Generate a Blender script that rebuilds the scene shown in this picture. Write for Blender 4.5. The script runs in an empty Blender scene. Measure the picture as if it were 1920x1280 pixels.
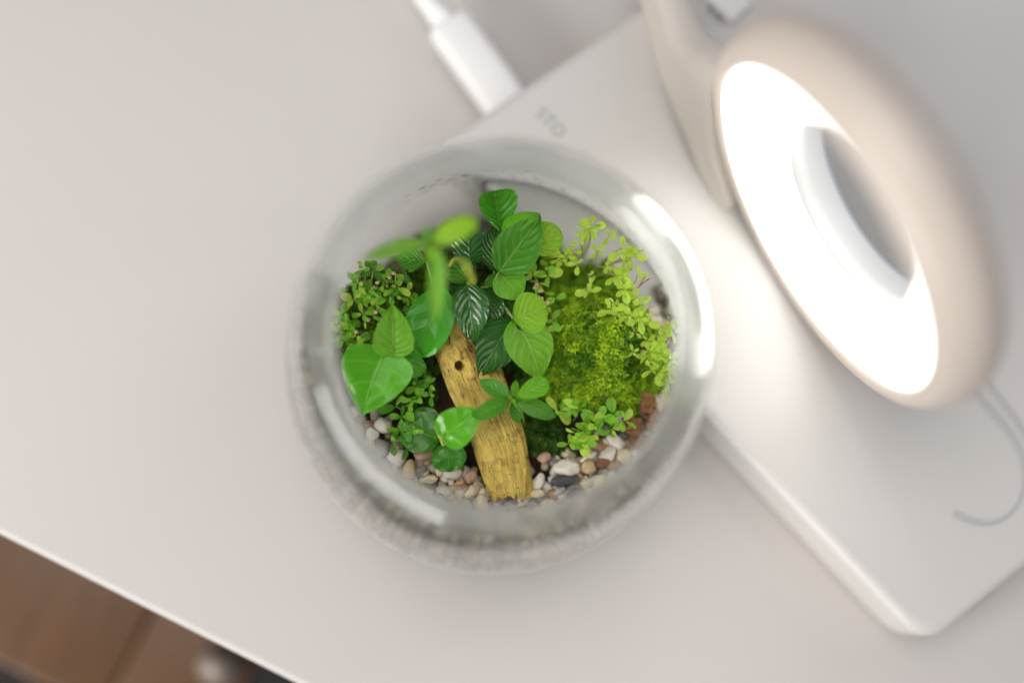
import bpy, bmesh, math, random
import numpy as np
from mathutils import Vector, Matrix, noise

random.seed(7)
U = 0.01                       # everything below is written in centimetres
SC = bpy.context.scene
COL = SC.collection

# ------------------------------------------------------------------ camera
FPX = 2250.0                   # focal length in pixels of the 1920 px wide photograph
TH, PH, DIST = math.radians(11), math.radians(65), 35.0
F = Vector((math.sin(TH)*math.cos(PH), math.sin(TH)*math.sin(PH), -math.cos(TH)))
RT = F.cross(Vector((0, 1, 0))).normalized()
UP = RT.cross(F)
CAM = Vector((0, 0, 5)) - F*DIST
cd = bpy.data.cameras.new('camera')
cam = bpy.data.objects.new('camera', cd)
COL.objects.link(cam)
cam.matrix_world = Matrix(((RT.x, UP.x, -F.x, CAM.x*U), (RT.y, UP.y, -F.y, CAM.y*U),
                           (RT.z, UP.z, -F.z, CAM.z*U), (0, 0, 0, 1)))
cd.sensor_width = 36.0
cd.lens = FPX/1920*36
cd.clip_start = 0.01
cd.clip_end = 50
cd.dof.use_dof = True
cd.dof.focus_distance = (DIST+1.2)*U
cd.dof.aperture_fstop = 1.3
SC.camera = cam

# ------------------------------------------------------------------ light
W = bpy.data.worlds.new('World')
SC.world = W
W.use_nodes = True
bg = W.node_tree.nodes['Background']
bg.inputs[0].default_value = (0.97, 0.96, 1.0, 1)
bg.inputs[1].default_value = 0.235

def area(name, loc, target, sx, sy, power, color):
    ld = bpy.data.lights.new(name, 'AREA')
    ld.shape = 'RECTANGLE'
    ld.size, ld.size_y = sx*U, sy*U
    ld.energy = power
    ld.color = color
    o = bpy.data.objects.new(name, ld)
    COL.objects.link(o)
    o.location = Vector(loc)*U
    o.rotation_euler = (Vector(target)-Vector(loc)).to_track_quat('-Z', 'Y').to_euler()
    return o
area('window_light', (-68, -58, 44), (0, 0, 8), 112, 25, 9.6, (1.0, 0.975, 0.95))
area('ceiling_light', (-38, 18, 125), (-6, 0, 0), 90, 90, 6.0, (1.0, 0.945, 0.90))
area('cool_back_light', (95, 75, 80), (10, 5, 3), 70, 70, 2.2, (0.70, 0.82, 1.0))  # cool light added at the right back for a bluish cast

SC.view_settings.view_transform = 'Standard'
SC.view_settings.look = 'None'
SC.view_settings.exposure = 0.28
SC.view_settings.gamma = 1.0
SC.render.engine = 'CYCLES'
cy = SC.cycles
cy.use_denoising = True
cy.max_bounces = 24
cy.transmission_bounces = 24
cy.transparent_max_bounces = 16
cy.glossy_bounces = 6
cy.diffuse_bounces = 5
cy.caustics_reflective = False
cy.caustics_refractive = True
cy.blur_glossy = 0.5
cy.sample_clamp_indirect = 14.0

# ------------------------------------------------------------------ helpers
def P(px, py, z):
    """point of the plane at height z (cm) that the photograph shows at this pixel"""
    d = F + RT*((px-960)/FPX) + UP*((640-py)/FPX)
    return CAM + d*((z-CAM.z)/d.z)

def px_of(p):
    d = p-CAM
    k = d.dot(F)
    return 960+FPX*d.dot(RT)/k, 640-FPX*d.dot(UP)/k

def inside(x, y, poly):
    c = False
    j = len(poly)-1
    for i in range(len(poly)):
        a, b = poly[i], poly[j]
        if (a[1] > y) != (b[1] > y) and x < (b[0]-a[0])*(y-a[1])/(b[1]-a[1])+a[0]:
            c = not c
        j = i
    return c

def mesh(name, V, Fc, mat=None, smooth=True, uv=None, col=None):
    m = bpy.data.meshes.new(name)
    m.from_pydata([(v[0]*U, v[1]*U, v[2]*U) for v in V], [], Fc)
    if mat:
        m.materials.append(mat)
    if uv is not None:
        L = m.uv_layers.new(name='UVMap')
        idx = np.empty(len(m.loops), dtype=np.int32)
        m.loops.foreach_get('vertex_index', idx)
        L.data.foreach_set('uv', np.asarray(uv, dtype=np.float32)[idx].ravel())
    if col is not None:
        A = m.color_attributes.new('tint', 'FLOAT_COLOR', 'POINT')
        c = np.ones((len(V), 4), dtype=np.float32)
        c[:, :3] = np.asarray(col, dtype=np.float32)
        A.data.foreach_set('color', c.ravel())
    if smooth:
        m.polygons.foreach_set('use_smooth', [True]*len(m.polygons))
    m.update()
    return m

def obj(name, me, parent=None, label=None, cat=None, group=None, kind=None, loc=None):
    o = bpy.data.objects.new(name, me)
    COL.objects.link(o)
    if loc is not None:
        o.location = Vector(loc)*U
    if parent is not None:
        o.parent = parent
    if label: o['label'] = label
    if cat: o['category'] = cat
    if group: o['group'] = group
    if kind: o['kind'] = kind
    return o

def thing(name, label, cat, loc=(0, 0, 0), group=None):
    o = obj(name, None, None, label, cat, group)
    o.empty_display_size = 0.005
    return o

def recalc(me):
    bm = bmesh.new(); bm.from_mesh(me)
    bmesh.ops.recalc_face_normals(bm, faces=bm.faces)
    bm.to_mesh(me); bm.free()
    return me

def catmull(pts, n):
    pts = [Vector(p) for p in pts]
    out = []
    for i in range(len(pts)-1):
        p0 = pts[max(i-1, 0)]; p1 = pts[i]; p2 = pts[i+1]; p3 = pts[min(i+2, len(pts)-1)]
        for k in range(n):
            t = k/n
            out.append(0.5*((2*p1)+(p2-p0)*t+(2*p0-5*p1+4*p2-p3)*t*t+(3*p1-p0-3*p2+p3)*t**3))
    out.append(pts[-1])
    return out

def tube_data(path, rad, sides=8, cap=True):
    """path: Vectors, rad: number or list"""
    n = len(path)
    R = rad if isinstance(rad, (list, tuple)) else [rad]*n
    V, Fc = [], []
    t0 = (path[1]-path[0]).normalized()
    ref = Vector((0, 0, 1)) if abs(t0.z) < .9 else Vector((1, 0, 0))
    a = t0.cross(ref).normalized()
    for i in range(n):
        t = (path[min(i+1, n-1)]-path[max(i-1, 0)]).normalized()
        a = (a-t*a.dot(t)).normalized()
        b = t.cross(a)
        for k in range(sides):
            w = 2*math.pi*k/sides
            V.append(path[i]+(a*math.cos(w)+b*math.sin(w))*R[i])
    for i in range(n-1):
        for k in range(sides):
            q = (k+1) % sides
            Fc.append((i*sides+k, i*sides+q, (i+1)*sides+q, (i+1)*sides+k))
    if cap:
        Fc.append(tuple(range(sides-1, -1, -1)))
        Fc.append(tuple((n-1)*sides+k for k in range(sides)))
    return V, Fc

def tube(name, path, rad, mat, sides=8):
    V, Fc = tube_data(path, rad, sides)
    return mesh(name, V, Fc, mat)

def lathe(prof, seg, origin, ax, ex, ey, closed=False):
    """prof: list of (radius, height along ax)"""
    V, Fc = [], []
    for (r, h) in prof:
        for k in range(seg):
            w = 2*math.pi*k/seg
            V.append(origin+ax*h+(ex*math.cos(w)+ey*math.sin(w))*r)
    n = len(prof)
    for i in range(n if closed else n-1):
        j = (i+1) % n
        for k in range(seg):
            q = (k+1) % seg
            Fc.append((i*seg+k, i*seg+q, j*seg+q, j*seg+k))
    return V, Fc

# ------------------------------------------------------------------ materials
class N:
    """tiny node-tree helper"""
    def __init__(s, name):
        s.m = bpy.data.materials.new(name)
        s.m.use_nodes = True
        s.t = s.m.node_tree
        s.b = s.t.nodes['Principled BSDF']
        s.out = s.t.nodes['Material Output']
    def new(s, kind, **kw):
        n = s.t.nodes.new(kind)
        for k, v in kw.items():
            setattr(n, k, v)
        return n
    def put(s, sock, v):
        if hasattr(v, 'is_output'):
            s.t.links.new(v, sock)
        elif v is not None:
            if isinstance(v, (tuple, list)) and len(v) == 3 and sock.type == 'RGBA':
                v = (*v, 1)
            sock.default_value = v
    def math(s, op, a, b=None, c=None):
        n = s.new('ShaderNodeMath', operation=op)
        s.put(n.inputs[0], a); s.put(n.inputs[1], b)
        if c is not None: s.put(n.inputs[2], c)
        return n.outputs[0]
    def mix(s, f, a, b, blend='MIX'):
        n = s.new('ShaderNodeMix', data_type='RGBA', blend_type=blend)
        s.put(n.inputs[0], f); s.put(n.inputs[6], a); s.put(n.inputs[7], b)
        return n.outputs[2]
    def ramp(s, f, stops):
        n = s.new('ShaderNodeValToRGB')
        s.put(n.inputs[0], f)
        e = n.color_ramp.elements
        while len(e) < len(stops): e.new(0.5)
        for q, (p, c) in zip(e, stops):
            q.position = p; q.color = (*c, 1) if len(c) == 3 else c
        return n.outputs[0]
    def step(s, v, lo, hi):
        n = s.new('ShaderNodeMapRange', interpolation_type='SMOOTHSTEP')
        s.put(n.inputs[0], v); s.put(n.inputs[1], lo); s.put(n.inputs[2], hi)
        return n.outputs[0]
    def noise(s, vec, scale, detail=4, rough=.55):
        n = s.new('ShaderNodeTexNoise')
        s.put(n.inputs['Vector'], vec); n.inputs['Scale'].default_value = scale
        n.inputs['Detail'].default_value = detail; n.inputs['Roughness'].default_value = rough
        return n.outputs[0]
    def mapping(s, vec, scale=(1, 1, 1)):
        n = s.new('ShaderNodeMapping')
        s.put(n.inputs[0], vec); n.inputs['Scale'].default_value = scale
        return n.outputs[0]
    def coord(s, which='Object'):
        return s.new('ShaderNodeTexCoord').outputs[which]
    def rand(s):
        return s.new('ShaderNodeObjectInfo').outputs['Random']
    def bump(s, h, dist, strength=1.0):
        n = s.new('ShaderNodeBump')
        s.put(n.inputs['Height'], h); n.inputs['Distance'].default_value = dist
        n.inputs['Strength'].default_value = strength
        s.t.links.new(n.outputs[0], s.b.inputs['Normal'])
        return n.outputs[0]
    def set(s, **kw):
        for k, v in kw.items():
            s.put(s.b.inputs[k.replace('_', ' ')], v)
        return s

def plain(name, c, rough=.5, var=.06, scale=40, spec=.5, bump=0, metallic=0):
    n = N(name)
    co = n.coord()
    f = n.noise(co, scale, 5)
    dark = tuple(x*(1-var) for x in c); lite = tuple(min(1, x*(1+var)) for x in c)
    n.set(Base_Color=n.mix(f, dark, lite), Roughness=rough, Metallic=metallic)
    n.b.inputs['Specular IOR Level'].default_value = spec
    if bump:
        n.bump(n.noise(co, scale*12, 3), bump)
    return n.m

def leaf_mat(name, c1, c2, vein, nv=7.0, slant=.55, vein_amt=.6, rough=.35, trans=.3, tcol=None, spec=.5, puck=.0004, spots=0):
    n = N(name)
    uv = n.coord('UV')
    sp = n.new('ShaderNodeSeparateXYZ'); n.put(sp.inputs[0], uv)
    u = sp.outputs[0]
    t = n.math('MULTIPLY', n.math('ABSOLUTE', n.math('SUBTRACT', sp.outputs[1], .5)), 2.0)
    nz = n.noise(n.coord(), 160, 3)
    wob = n.math('MULTIPLY', n.math('SUBTRACT', nz, .5), .05)
    # side veins run outwards and forwards
    k = n.math('SUBTRACT', n.math('POWER', n.math('ADD', u, .02), .9), n.math('MULTIPLY', n.math('POWER', t, 1.25), slant*.45))
    k = n.math('MULTIPLY', n.math('ADD', k, wob), nv)
    fr = n.math('ABSOLUTE', n.math('SUBTRACT', n.math('FRACT', n.math('ADD', k, 10.0)), .5))
    sec = n.math('SUBTRACT', 1.0, n.step(fr, .03, .10))
    sec = n.math('MULTIPLY', sec, n.math('SUBTRACT', 1.0, n.step(t, .72, .98)))
    mid = n.math('SUBTRACT', 1.0, n.step(t, .025, .075))
    v = n.math('MAXIMUM', n.math('MULTIPLY', sec, .75), mid)
    fine = n.new('ShaderNodeTexVoronoi', feature='DISTANCE_TO_EDGE')
    n.put(fine.inputs['Vector'], n.coord()); fine.inputs['Scale'].default_value = 900
    net = n.math('MULTIPLY', n.math('SUBTRACT', 1.0, n.step(fine.outputs[0], .02, .14)), .16)
    v2 = n.math('MAXIMUM', v, net)
    v2 = n.math('MAXIMUM', v2, n.math('MULTIPLY', n.step(t, .93, 1.0), .8))
    base = n.mix(n.noise(n.coord(), 55, 4), c1, c2)
    hsv = n.new('ShaderNodeHueSaturation')
    n.put(hsv.inputs['Color'], base)
    r = n.rand()
    n.put(hsv.inputs['Hue'], n.math('ADD', .488, n.math('MULTIPLY', r, .017)))
    n.put(hsv.inputs['Value'], n.math('ADD', .82, n.math('MULTIPLY', r, .36)))
    col = n.mix(n.math('MULTIPLY', v2, vein_amt), hsv.outputs[0], vein)
    if spots:
        s1 = n.noise(n.coord(), 700, 2)
        col = n.mix(n.math('MULTIPLY', n.step(s1, .68, .74), spots), col, (.32, .30, .05))
    n.set(Base_Color=col, Roughness=n.math('ADD', rough-.06, n.math('MULTIPLY', nz, .14)))
    n.b.inputs['Specular IOR Level'].default_value = spec
    pill = n.math('POWER', n.math('MULTIPLY', fr, 2.0), .6)
    h = n.math('ADD', n.math('MULTIPLY', n.math('SUBTRACT', pill, n.math('MULTIPLY', mid, 1.2)), 1.0), n.math('MULTIPLY', nz, .35))
    nb = n.bump(h, puck, .9)
    tr = n.new('ShaderNodeBsdfTranslucent')
    n.put(tr.inputs[0], n.mix(.55, col, tcol or tuple(min(1, x*1.8) for x in c2)))
    n.t.links.new(nb, tr.inputs['Normal'])
    mx = n.new('ShaderNodeMixShader'); mx.inputs[0].default_value = trans
    n.t.links.new(n.b.outputs[0], mx.inputs[1]); n.t.links.new(tr.outputs[0], mx.inputs[2])
    n.t.links.new(mx.outputs[0], n.out.inputs['Surface'])
    return n.m

def tint_mat(name, rough=.6, trans=0.0, scale=300, var=.25, spec=.4, bump=.0002):
    """takes its pigment from the 'tint' attribute"""
    n = N(name)
    a = n.new('ShaderNodeAttribute', attribute_name='tint').outputs[0]
    f = n.noise(n.coord(), scale, 5, .65)
    c = n.mix(n.math('MULTIPLY', f, var*2), a, (0, 0, 0))
    n.set(Base_Color=c, Roughness=rough)
    n.b.inputs['Specular IOR Level'].default_value = spec
    if bump: n.bump(n.noise(n.coord(), scale*3, 4), bump)
    if trans:
        tr = n.new('ShaderNodeBsdfTranslucent'); n.put(tr.inputs[0], a)
        mx = n.new('ShaderNodeMixShader'); mx.inputs[0].default_value = trans
        n.t.links.new(n.b.outputs[0], mx.inputs[1]); n.t.links.new(tr.outputs[0], mx.inputs[2])
        n.t.links.new(mx.outputs[0], n.out.inputs['Surface'])
    return n.m

def pebble_mat(name, c1, c2, rough=.5, scale=220, spec=.5):
    n = N(name)
    co = n.coord()
    f = n.noise(co, scale, 6, .65)
    r = n.rand()
    base = n.mix(n.step(f, .35, .68), c1, c2)
    hsv = n.new('ShaderNodeHueSaturation'); n.put(hsv.inputs['Color'], base)
    n.put(hsv.inputs['Value'], n.math('ADD', .85, n.math('MULTIPLY', r, .3)))
    n.set(Base_Color=hsv.outputs[0], Roughness=rough)
    n.b.inputs['Specular IOR Level'].default_value = spec
    n.bump(n.noise(co, scale*3, 5), .0003)
    return n.m

def plastic(name, c, rough=.42):
    n = N(name)
    co = n.coord()
    f = n.noise(co, 9, 3)
    sm = n.noise(co, 90, 6, .7)
    col = n.mix(f, tuple(x*.96 for x in c), c)
    dust = n.new('ShaderNodeTexVoronoi'); n.put(dust.inputs['Vector'], co); dust.inputs['Scale'].default_value = 34
    speck = n.math('MULTIPLY', n.math('SUBTRACT', 1.0, n.step(dust.outputs['Distance'], .012, .04)), .35)
    col = n.mix(speck, col, (.35, .33, .32))
    n.set(Base_Color=col, Roughness=n.math('ADD', rough-.06, n.math('MULTIPLY', sm, .12)))
    n.bump(n.noise(co, 2600, 2), .00002, .5)
    return n.m

M = {}
M['table'] = plastic('table_laminate', (.555, .527, .503), .6)
M['housing'] = plastic('beige_cast_plastic', (.59, .52, .455), .36)  # same plastic as the base, beige light cast put into the colour
M['plastic'] = plastic('white_plastic', (.60, .58, .555), .38)
M['arm'] = plastic('arm_plastic', (.63, .58, .52), .36)
M['sleeve'] = plastic('lit_sleeve_plastic', (.80, .81, .80), .4)
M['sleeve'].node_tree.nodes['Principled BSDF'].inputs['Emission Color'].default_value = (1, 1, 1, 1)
M['sleeve'].node_tree.nodes['Principled BSDF'].inputs['Emission Strength'].default_value = .09  # faint added glow, standing in for light on the hole wall
M['cable'] = plain('white_cable_plastic', (.80, .79, .78), .5, .03)
n = N('led_diffuser')
n.set(Base_Color=(.9, .9, .9), Roughness=.5)
n.b.inputs['Emission Color'].default_value = (1.0, .975, .92, 1)
n.b.inputs['Emission Strength'].default_value = 3.0
M['led'] = n.m
n = N('clear_glass')
g = n.new('ShaderNodeBsdfGlass'); g.inputs['IOR'].default_value = 1.48
g.inputs['Roughness'].default_value = 0.0
g.inputs['Color'].default_value = (.992, .997, .994, 1)
n.t.links.new(g.outputs[0], n.out.inputs['Surface'])
M['glass'] = n.m
n = N('mist_haze_glass')      # inside face: fine mist plus white haze standing in for rim reflections
g = n.new('ShaderNodeBsdfGlass'); g.inputs['IOR'].default_value = 1.48
g.inputs['Color'].default_value = (.992, .997, .994, 1)
sx = n.new('ShaderNodeSeparateXYZ'); n.put(sx.inputs[0], n.coord())
zf = n.step(sx.outputs[2], .074, .085)
ns = n.noise(n.coord(), 70, 5, .6)
mist_haze = n.math('MULTIPLY', zf, n.math('MULTIPLY_ADD', ns, .7, .45))
n.put(g.inputs['Roughness'], n.math('MULTIPLY', mist_haze, .25))
df = n.new('ShaderNodeBsdfDiffuse'); df.inputs[0].default_value = (.96, .965, .96, 1)
tl = n.new('ShaderNodeBsdfTranslucent'); tl.inputs[0].default_value = (.96, .965, .96, 1)
m1 = n.new('ShaderNodeMixShader'); m1.inputs[0].default_value = .5
n.t.links.new(df.outputs[0], m1.inputs[1]); n.t.links.new(tl.outputs[0], m1.inputs[2])
m2 = n.new('ShaderNodeMixShader'); n.put(m2.inputs[0], n.math('MULTIPLY', mist_haze, .52))
n.t.links.new(g.outputs[0], m2.inputs[1]); n.t.links.new(m1.outputs[0], m2.inputs[2])
n.t.links.new(m2.outputs[0], n.out.inputs['Surface'])
M['mist_hazed'] = n.m
n = N('water')
g = n.new('ShaderNodeBsdfGlass'); g.inputs['IOR'].default_value = 1.33; g.inputs['Roughness'].default_value = 0.0
n.t.links.new(g.outputs[0], n.out.inputs['Surface'])
M['water'] = n.m
M['grey_print'] = plain('grey_print', (.28, .31, .33), .6)
M['dot'] = plain('teal_indicator', (.12, .20, .24), .4)
M['cord'] = plain('grey_cord', (.34, .36, .42), .45)
M['slot'] = plain('dark_slot', (.24, .18, .12), .7)
M['sand'] = plain('tan_grit', (.36, .29, .21), .8, .5, 420, .3, .0012)
M['soil'] = plain('dark_soil', (.06, .036, .02), .9, .6, 260, .2, .0012)

# ------------------------------------------------------------------ table and what lies below its edge
a = P(0, 1003, 0); b = P(560, 1284, 0)
e = (b-a).normalized()
nrm = Vector((-e.y, e.x, 0))           # into the table
if nrm.dot(P(900, 600, 0)-a) < 0: nrm = -nrm
def table_mesh():
    R, T = .25, 2.6
    prof = [(R, -T), (.06, -T+.1), (0, -T+.4), (0, -R)]
    for k in range(1, 9):
        w = math.pi/2*k/8
        prof.append((R-R*math.cos(w), -R+R*math.sin(w)))
    prof += [(60, 0), (60, -T)]
    V, Fc = [], []
    s = [-70, 80]
    for q in s:
        for (d, z) in prof:
            V.append(a+e*q+nrm*d+Vector((0, 0, z)))
    n = len(prof)
    for k in range(n):
        Fc.append((k, (k+1) % n, n+(k+1) % n, n+k))
    Fc.append(tuple(range(n))); Fc.append(tuple(range(2*n-1, n-1, -1)))
    m = recalc(mesh('table', V, Fc, M['table'], smooth=False))
    return m
tb = obj('table', table_mesh(), label='white laminate tabletop with a rounded front edge under the glass bowl', cat='table')

nb = N('brown_wood')
co = nb.mapping(nb.coord(), (1.5, 14, 14))
f = nb.noise(co, 9, 6, .6)
nb.set(Base_Color=nb.ramp(f, [(.25, (.075, .036, .015)), (.55, (.115, .055, .023)), (.8, (.13, .063, .028))]), Roughness=.28)
nb.bump(f, .0006)
M['brown'] = nb.m
M['dark_floor'] = plain('dark_floor', (.012, .009, .008), .7, .5, 6)
def box_mesh(name, sx, sy, sz, bev, mat, seg=3):
    bm = bmesh.new()
    bmesh.ops.create_cube(bm, size=1)
    bmesh.ops.scale(bm, vec=(sx*U, sy*U, sz*U), verts=bm.verts)
    if bev:
        bmesh.ops.bevel(bm, geom=bm.edges[:], offset=bev*U, segments=seg, profile=.5, affect='EDGES')
    m = bpy.data.meshes.new(name); bm.to_mesh(m); bm.free()
    m.materials.append(mat)
    m.polygons.foreach_set('use_smooth', [True]*len(m.polygons))
    return m
BZ = -8.0
bench = thing('wooden_bench', 'glossy brown wooden bench seat below the edge of the white table', 'bench')
q1 = P(286, 1142, BZ); q2 = P(238, 1235, BZ)
se = (q2-q1).normalized(); sp_ = Vector((-se.y, se.x, 0))
if sp_.dot(P(100, 1150, BZ)-q1) < 0: sp_ = -sp_
ang = math.atan2(se.y, se.x)
for (w0, w1, ln) in ((0.03, 8.5, 13.0), (-4.4, -0.03, 13.0)):
    o = obj('plank', box_mesh('plank', ln, w1-w0, 1.8, .15, M['brown']), bench)
    c = q1 + sp_*((w0+w1)/2) - se*(2.4 if w0 > 0 else 2.4)
    o.location = Vector((c.x, c.y, BZ-.9))*U
    o.rotation_euler = (0, 0, ang)
fl = obj('floor', mesh('floor', [(-300, -300, -60), (300, -300, -60), (300, 300, -60), (-300, 300, -60)], [(0, 1, 2, 3)], M['dark_floor']), kind='structure')

def blob(name, rx, ry, rz, mat, seed=0, amp=.15, sub=3, fr=1.2, flat=0, cut=0, col=None):
    bm = bmesh.new()
    bmesh.ops.create_icosphere(bm, subdivisions=sub, radius=1)
    off = Vector((seed*3.7, seed*1.3, -seed*2.1))
    rnd = random.Random(seed)
    planes = []
    for _ in range(cut):
        d = Vector((rnd.gauss(0, 1), rnd.gauss(0, 1), rnd.gauss(0, 1))).normalized()
        planes.append((d, rnd.uniform(.55, .85)))
    for v in bm.verts:
        p = v.co.copy()
        for d, h in planes:
            k = p.dot(d)
            if k > h: p -= d*(k-h)*.8
        p *= 1+amp*noise.noise(p*fr+off)*1.4+amp*.35*noise.noise(p*fr*3+off)
        v.co = Vector((p.x*rx*U, p.y*ry*U, p.z*rz*U))
    m = bpy.data.meshes.new(name); bm.to_mesh(m); bm.free()
    m.materials.append(mat)
    m.polygons.foreach_set('use_smooth', [True]*len(m.polygons))
    return m
M['pale'] = plain('pale_glaze', (.22, .18, .15), .35, .05)
c = P(415, 1245, -6.6)  # stand-in lump for an unidentified pale blur
obj('pale_lump', blob('pale_lump', .9, .75, 1.3, M['pale'], 3, .05), label='small pale rounded knob on the brown bench below the table edge', cat='lump', loc=c)

# ------------------------------------------------------------------ glass bowl
_b = P(953, 620, 8.8)
BX, BY = _b.x, _b.y
BC = Vector((BX, BY, 0))
X, Y, Z = Vector((1, 0, 0)), Vector((0, 1, 0)), Vector((0, 0, 1))
TK = .15                                   # wall thickness
op = [(1.2, 0), (2.6, 0), (3.8, .15), (4.85, .6), (5.65, 1.25), (6.12, 2.0), (6.33, 2.8), (6.30, 3.7), (6.16, 4.8), (6.0, 5.9), (5.87, 6.8), (5.76, 7.4), (5.62, 7.85), (5.38, 8.2), (5.1, 8.46), (4.86, 8.6), (4.64, 8.68)]
opc = [(p.x, p.y) for p in catmull([(r, h, 0) for r, h in op], 6)]
ipc = []
for k, (r, h) in enumerate(opc):
    r0, h0 = opc[max(k-1, 0)]; r1, h1 = opc[min(k+1, len(opc)-1)]
    tx_, tz_ = r1-r0, h1-h0
    l_ = math.hypot(tx_, tz_)
    th_k = TK+.10*min(1, max(0, (h-6.0)/2.4))
    ipc.append((r-tz_/l_*th_k, h+tx_/l_*th_k))
er, eh = opc[-1]; ir, ih = ipc[-1]
edge = [(er-.10, eh+.02), ((er+ir)/2-.13, (eh+ih)/2), (ir-.08, ih-.02)]
prof = [(0, 0)]+opc+edge+ipc[::-1]+[(0, TK)]
V, Fc = lathe(prof, 128, BC+Vector((0, 0, .02)), Z, X, Y)
gm = mesh('glass_bowl', V, Fc, M['glass'])
gm.materials.append(M['mist_hazed'])
gm.polygons.foreach_set('material_index', [1 if i//128 > len(opc)+2 else 0 for i in range(len(gm.polygons))])
bm = bmesh.new(); bm.from_mesh(gm)
bmesh.ops.remove_doubles(bm, verts=bm.verts, dist=1e-6)
bmesh.ops.recalc_face_normals(bm, faces=bm.faces)
bm.to_mesh(gm); bm.free()
bowl = obj('glass_bowl', gm, label='round clear glass bowl with a thick rolled rim holding the planted terrarium', cat='bowl')

def inner_r(z):
    for (r0, z0), (r1, z1) in zip(ipc, ipc[1:]):
        if z0 <= z <= z1: return r0+(r1-r0)*(z-z0)/(z1-z0)
    return 3.0 if z < 1 else 4.2

# ------------------------------------------------------------------ soil, moss
MC = P(1135, 640, 3.3); LC = P(715, 560, 3.2); BK = P(920, 540, 3.0); FM = P(1015, 815, 2.9)
def height(x, y):
    g = lambda c, s, h: h*math.exp(-((x-c.x)**2+(y-c.y)**2)/(2*s*s))
    fr = (y-BY)/5.5
    rr_ = math.hypot(x-BX, y-BY); fw = max(0, (-.5*(x-BX)-.87*(y-BY))/max(rr_, .1))
    z = 2.2-.32*fr+1.0*max(0, (rr_-3.9)/1.8)**1.4*fw**.7 + g(MC, 1.22, 1.9)+g(LC, 1.25, 1.3)+g(BK, 1.3, .8)+g(FM, .55, .4)
    return z+.10*noise.noise(Vector((x*1.1, y*1.1, 3)))+.05*noise.noise(Vector((x*3, y*3, 7)))
def soil():
    V, Fc = [], []
    nr, na = 40, 96
    for i in range(nr+1):
        for k in range(na):
            w = 2*math.pi*k/na
            r = (5.6-1.5*max(0, math.sin(w+.15))**.6)*i/nr
            x, y = BX+r*math.cos(w), BY+r*math.sin(w)
            z = height(x, y)-.12
            if i == nr: z = min(z, 3.0)-.5
            z = max(z, 1.4)
            V.append((x, y, z))
    side = [(4.7, 1.3), (4.2, .9), (3.3, .6), (0.01, .45)]
    for r, z in side:
        for k in range(na):
            w = 2*math.pi*k/na
            V.append((BX+r*(1-.22*max(0, math.sin(w+.15))**.6)*math.cos(w), BY+r*(1-.22*max(0, math.sin(w+.15))**.6)*math.sin(w), z))
    for i in range(nr+len(side)):
        for k in range(na):
            q = (k+1) % na
            Fc.append((i*na+k, i*na+q, (i+1)*na+q, (i+1)*na+k))
    m = mesh('soil', V, Fc, M['soil'])
    m.materials.append(M['sand'])
    m.polygons.foreach_set('material_index', [1 if i//na >= 31 else 0 for i in range(len(m.polygons))])
    return m
obj('soil', soil(), label='dark brown damp soil filling the lower half of the bowl', cat='soil', kind='stuff')

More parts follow.
